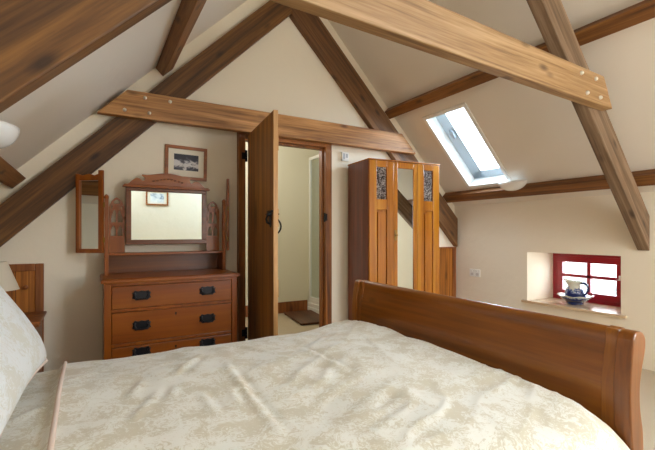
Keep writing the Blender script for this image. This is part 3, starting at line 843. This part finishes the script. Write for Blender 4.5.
# ------------------------------------------------------------------ bed
BO = Vector((1.445, .600, 0)); BR = R(-1.9); BW = 1.625; BL = 1.985
bed = thing('sleigh_bed', 'pine sleigh bed with a high scrolled footboard', 'bed', BO, BR)
def smoothpts(c, n):
    out = []; c = [c[0]]+c+[c[-1]]
    for i in range(1, len(c)-2):
        for k in range(n):
            t = k/n; p = [Vector(c[i+q]) for q in (-1, 0, 1, 2)]
            out.append(.5*((2*p[1])+(p[2]-p[0])*t+(2*p[0]-5*p[1]+4*p[2]-p[3])*t*t+(3*p[1]-p[0]-3*p[2]+p[3])*t**3))
    out.append(Vector(c[-2])); return [(v.x, v.y) for v in out]
# post profile in (x, z), room outside = +x
post = smoothpts([(-.006, .0), (-.006, .20), (.004, .38), (-.010, .50), (-.014, .62), (-.004, .71), (.004, .755), (.006, .768), (.016, .785), (.036, .791), (.062, .785), (.078, .768), (.082, .745), (.076, .715), (.055, .655), (.046, .60), (.050, .54), (.066, .47), (.068, .38), (.058, .20), (.058, .0)], 5)
ybands = []
for y0, y1 in ((0, .05), (BW-.05, BW)):
    bm = bmesh.new(); prism(bm, post, 'y', y0, y1)
    o = obj('footboard_post', bm, BED_Z, bed, .005)
    ybands.append((y1-.001, y1+.04) if y0 == 0 else (y0-.04, y0+.001))
panel = smoothpts([(.012, .26), (.012, .40), (.002, .50), (.000, .60), (.012, .68), (.024, .735), (.024, .765), (.030, .782), (.044, .790), (.058, .784), (.066, .765), (.062, .735), (.048, .68), (.036, .60), (.036, .50), (.044, .40), (.044, .26)], 5)
bm = bmesh.new(); prism(bm, panel, 'y', .049, BW-.049); obj('footboard_panel', bm, BED_Y, bed, .002)
for ya, yb in ybands:
    bm = bmesh.new(); prism(bm, [(p[0]-.005+.01*(p[0] > .034), p[1]+.002) for p in panel], 'y', ya, yb); obj('end_band', bm, BED_Z, bed, .003)
# headboard mirrors the footboard, a little taller
hbp = [(-BL-x*.4, z*1.02) for x, z in panel]
bm = bmesh.new(); prism(bm, hbp, 'y', .10, BW-.10); obj('headboard_panel', bm, BED_Y, bed, .002)
for y0, y1 in ((.02, .10), (BW-.10, BW-.02)): bx('headboard_post', (-BL-.035, -BL+.02, y0, y1, 0, .83), BED_Z, bed, .006)
for y0 in (.045, BW-.073): bx('side_rail', (-BL+.02, 0, y0, y0+.028, .20, .36), BED_X, bed, .004)
o = bx('mattress', (-BL+.03, -.02, .06, BW-.06, .24, .47), plain('mattress_ticking', srgb(232, 228, 216), .9), bed, .05)

# duvet: a thick bedspread rounded over both sides
cross = smoothpts([(-.035, .22), (-.040, .34), (-.020, .46), (.055, .535), (.20, .566), (.45, .578), (.80, .584), (1.10, .576), (1.35, .556), (1.50, .520), (1.60, .450), (1.632, .34), (1.628, .22)], 20)
NX = 260; XA, XB = -BL+.06, -.012
SEAM = -1.558
CREASES = [(-1.377, .594, -1.299, .768, .9), (-1.37, .779, -1.327, .91, .8), (-1.27, .695, -1.236, .798, .8), (-1.062, .669, -1.064, .576, 1),
           (-1.016, .883, -1.019, .38, 1), (-1.151, .688, -1.14, .529, .7), (-.647, 1.059, -.65, .611, .7), (-1.058, 1.156, -1.198, .907, .8),
           (-.80, .98, -.92, 1.30, .6), (-.42, .75, -.30, 1.05, .5), (-1.72, .70, -1.60, .85, 1), (-1.74, .95, -1.61, 1.02, .9), (-1.70, 1.2, -1.60, 1.22, .9), (-1.73, .5, -1.62, .58, .9)]
def crease(x, y, ax, ay, bx_, by_, h):
    dx, dy = bx_-ax, by_-ay; L2 = dx*dx+dy*dy
    t = ((x-ax)*dx+(y-ay)*dy)/L2
    tc = min(1, max(0, t))
    d = sqrt((x-ax-tc*dx)**2+(y-ay-tc*dy)**2)
    sgn = ((x-ax)*dy-(y-ay)*dx)/sqrt(L2)
    return h*(math.exp(-((sgn-.012)/.016)**2)-.6*math.exp(-((sgn+.014)/.014)**2))*max(0, 1-(abs(t-.5)*1.6)**2) if d < .08 else 0
bm = bmesh.new(); rows = []
for i in range(NX+1):
    x = XA+(XB-XA)*i/NX
    row = []
    foot = max(0, (x+.16)/.15); foot = min(foot, 1)
    for (y, z) in cross:
        xw = x-.05*(y-.55)*math.exp(-((x-SEAM)/.22)**2)
        P = Vector((x*3.0, y*3.0, z*2))
        top = min(1, max(0, (z-.30)/.22))
        w = .012*noise.noise(P*1.1)+.007*noise.noise(P*2.9+Vector((4,1,0)))
        # crease-like wrinkles running diagonally
        cx = noise.noise(Vector(((x+.5*y)*3.5, (y-.5*x)*13, .3)))
        cr = max(0, .24-abs(cx))*.045*max(0, noise.noise(Vector((x*2.2, y*2.2, 7)))+.10)
        zz = z+(w+cr)*top - .075*foot*foot*top
        yy = y+.014*noise.noise(Vector((x*6, z*4, y)))*(1-top)
        if x < SEAM: zz -= .020*top*min(1, (SEAM-x)/.02)
        zz += .016*top*max(0, (x+.9)/.9)*(1-foot)          # fuller towards the foot
        zz -= .013*top*min(1, max(0, (y-.9)/.5))*(1-min(1, max(0, (x+.7)/.6)))
        zz += .0085*top*sum(crease(x, y, *c) for c in CREASES)
        zz += .018*top*min(1, max(0, (y-.9)/.5))*min(1, max(0, (x+.5)/.4))
        row.append(bm.verts.new((xw, yy, zz)))
    rows.append(row)
# foot end tucks down
last = [bm.verts.new((v.co.x+.004, v.co.y, min(v.co.z, .30))) for v in rows[-1]]
rows.append(last)
for a, b in zip(rows, rows[1:]):
    for k in range(len(a)-1):
        bm.faces.new((a[k], b[k], b[k+1], a[k+1]))
seam_i = min(range(NX+1), key=lambda i: abs(XA+(XB-XA)*i/NX-SEAM))
seam_pts = [v.co+Vector((0, 0, .004)) for v in rows[seam_i+1]]
du = obj('bedspread', bm, DUV, None, smooth=True)
du.location = BO; du.rotation_euler = (0, 0, BR)
tag(du, 'cream and beige damask bedspread covering the bed', 'bedspread')
bm = bmesh.new(); tube(bm, seam_pts, .007, 8); obj('piping', bm, PIPE, du, smooth=True)['label'] = 'pink beige corded piping'

# pillow leaning on the headboard
def pillow(name, loc, rot, W, H, T, label):
    n = 34; bm = bmesh.new()
    def pt(a, b, s):
        ex = .035*(1-b*b)*a**3; ey = .035*(1-a*a)*b**3
        x = W/2*(a-ex*2.2*(1 if 1 else 0)); y = H/2*(b-ey*2.2)
        h = max(0, (1-a**4)*(1-b**4))**.55
        wob = .010*noise.noise(Vector((a*2.2, b*2.2, s*3)))*h
        return Vector((x, y, s*(T/2*h)+wob))
    G = {}
    for s in (1, -1):
        for i in range(n+1):
            for k in range(n+1):
                a, b = -1+2*i/n, -1+2*k/n
                edge = i in (0, n) or k in (0, n)
                key = (i, k, 0 if edge else s)
                if key not in G: G[key] = bm.verts.new(pt(a, b, s))
        for i in range(n):
            for k in range(n):
                q = []
                for (u, v) in ((i,k),(i+1,k),(i+1,k+1),(i,k+1)):
                    e = u in (0, n) or v in (0, n)
                    q.append(G[(u, v, 0 if e else s)])
                bm.faces.new(q)
    o = obj(name, bm, PIL, None, smooth=True)
    o.matrix_world = Matrix.Translation(loc) @ rot
    peri = [(-1+2*i/n, -1) for i in range(n)]+[(1, -1+2*i/n) for i in range(n)]+[(1-2*i/n, 1) for i in range(n)]+[(-1, 1-2*i/n) for i in range(n)]
    bm = bmesh.new(); tube(bm, [pt(a, b, 1) for a, b in peri], .006, 8, True)
    obj('piping', bm, PIPE, o, smooth=True)['label'] = 'pink beige corded piping'
    tag(o, label, 'pillow')
# columns: width along the bed, height up the lean, normal towards the foot
lean = R(57)
wv = Vector((0, 1, 0)); hv = Vector((-cos(lean), 0, sin(lean))); nv = wv.cross(hv)
Mp = Matrix((wv, hv, nv)).transposed().to_4x4()
Mp = Matrix.Rotation(R(-3), 4, 'Z') @ Mp
pillow('pillow', Vector((-.325, 1.46, .865)), Mp, .76, .58, .17, 'plump cream damask pillow propped at the head of the bed')

# ------------------------------------------------------------------ outside
bm = bmesh.new(); lathe(bm, [(0, -2.6), (60, -2.6)], (0,0,0), 48); o = obj('ground', bm, GRASS); struct(o, 'pale grass outside the window', 'ground')
def hedge(y, x, r, label):
    bm = bmesh.new(); bmesh.ops.create_icosphere(bm, subdivisions=4, radius=1)
    for v in bm.verts:
        k = 1+.22*noise.noise(v.co*3)+.12*noise.noise(v.co*8)
        v.co = Vector((v.co.x*r*k, v.co.y*r*1.3*k, max(-.3, v.co.z)*r*.9*k))
    o = obj('bush', bm, LEAF, None, smooth=False, loc=(x, y, -2.6+r*.25)); tag(o, label, 'bush')
hedge(9.0, 17.5, 1.5, 'hazy bush outside the right hand panes of the red window')

# ------------------------------------------------------------------ light
wd = bpy.data.worlds.new('overcast_sky'); S.world = wd; wd.use_nodes = True
bg = wd.node_tree.nodes['Background']; bg.inputs[0].default_value = (.84, .92, 1.0, 1); bg.inputs[1].default_value = 6.5

def area(name, M, sx, sy, power, col, off, flip=True, portal=False):
    L = bpy.data.lights.new(name, 'AREA'); L.shape = 'RECTANGLE'; L.size = sx; L.size_y = sy; L.energy = power; L.color = col
    o = link(bpy.data.objects.new(name, L))
    o.matrix_world = M @ Matrix.Translation((0, 0, off))
    if portal: L.cycles.is_portal = True
    return o
FILL_COL = (.90, .96, 1.0)
# added fill lamps at the unseen openings behind the near truss (lamp -Z looks into the room)
area('fill_lamp_right', M3[0], M3[1]-.15, M3[2]-.15, 84, (.64, .83, 1), TH+.05)
area('fill_lamp_left', M4[0], M4[1]-.15, M4[2]-.15, 22, FILL_COL, TH+.05)
Mb = Matrix(((1, 0, 0, (GX0+GX1)/2), (0, 0, -1, YB-.12), (0, 1, 0, (GZ0+GZ1)/2), (0, 0, 0, 1)))
area('fill_lamp_gable', Mb, GX1-GX0-.12, GZ1-GZ0-.12, 62, (1, .95, .87), 0)  # fill lamp at the added gable window
area('daylight_roof', ROOFW[0], ROOFW[1]-.14, ROOFW[2]-.14, 26, (.66, .84, 1), TH+.06)
Mw = Matrix(((0, 0, 1, VX+.1), (1, 0, 0, (VY0+VY1)/2), (0, 1, 0, .655), (0, 0, 0, 1)))
area('daylight_window', Mw, VY1-VY0, .5, 8, (.80, .92, 1), 0)
pl = bpy.data.lights.new('bathroom_fill_lamp', 'POINT'); pl.energy = 16; pl.shadow_soft_size = .12; pl.color = (1, .98, .95)  # added lamp that brightens the room beyond the doorway
o = link(bpy.data.objects.new('bathroom_fill_lamp', pl)); o.location = (1.5, 4.35, BH-.22)

# ------------------------------------------------------------------ camera
cam = bpy.data.cameras.new('camera'); cam.sensor_width = 36; cam.sensor_fit = 'HORIZONTAL'
cam.lens = 403/655*36; cam.shift_y = 8/655; cam.clip_start = .02; cam.clip_end = 200
co = link(bpy.data.objects.new('camera', cam)); co.location = (0, 0, 1.10); co.rotation_euler = (R(90), 0, R(-30.3))
S.camera = co
S.view_settings.view_transform = 'Standard'; S.view_settings.look = 'None'; S.view_settings.gamma = 1; S.view_settings.use_curve_mapping = False
S.view_settings.exposure = 0.12
S.cycles.max_bounces = 14; S.cycles.diffuse_bounces = 8; S.cycles.glossy_bounces = 6; S.cycles.transparent_max_bounces = 12
S.cycles.sample_clamp_indirect = 6
for o in S.objects:
    k = o.name.split('.')[0]
    g = {'purlin': 'purlins along the roof slopes', 'roof_truss': 'timber roof trusses', 'wall_uplighter': 'white plaster bowl lights',
         'framed_picture': 'small framed pictures', 'eaves_cupboard': None}.get(k)
    if g and o.parent is None: o['group'] = g
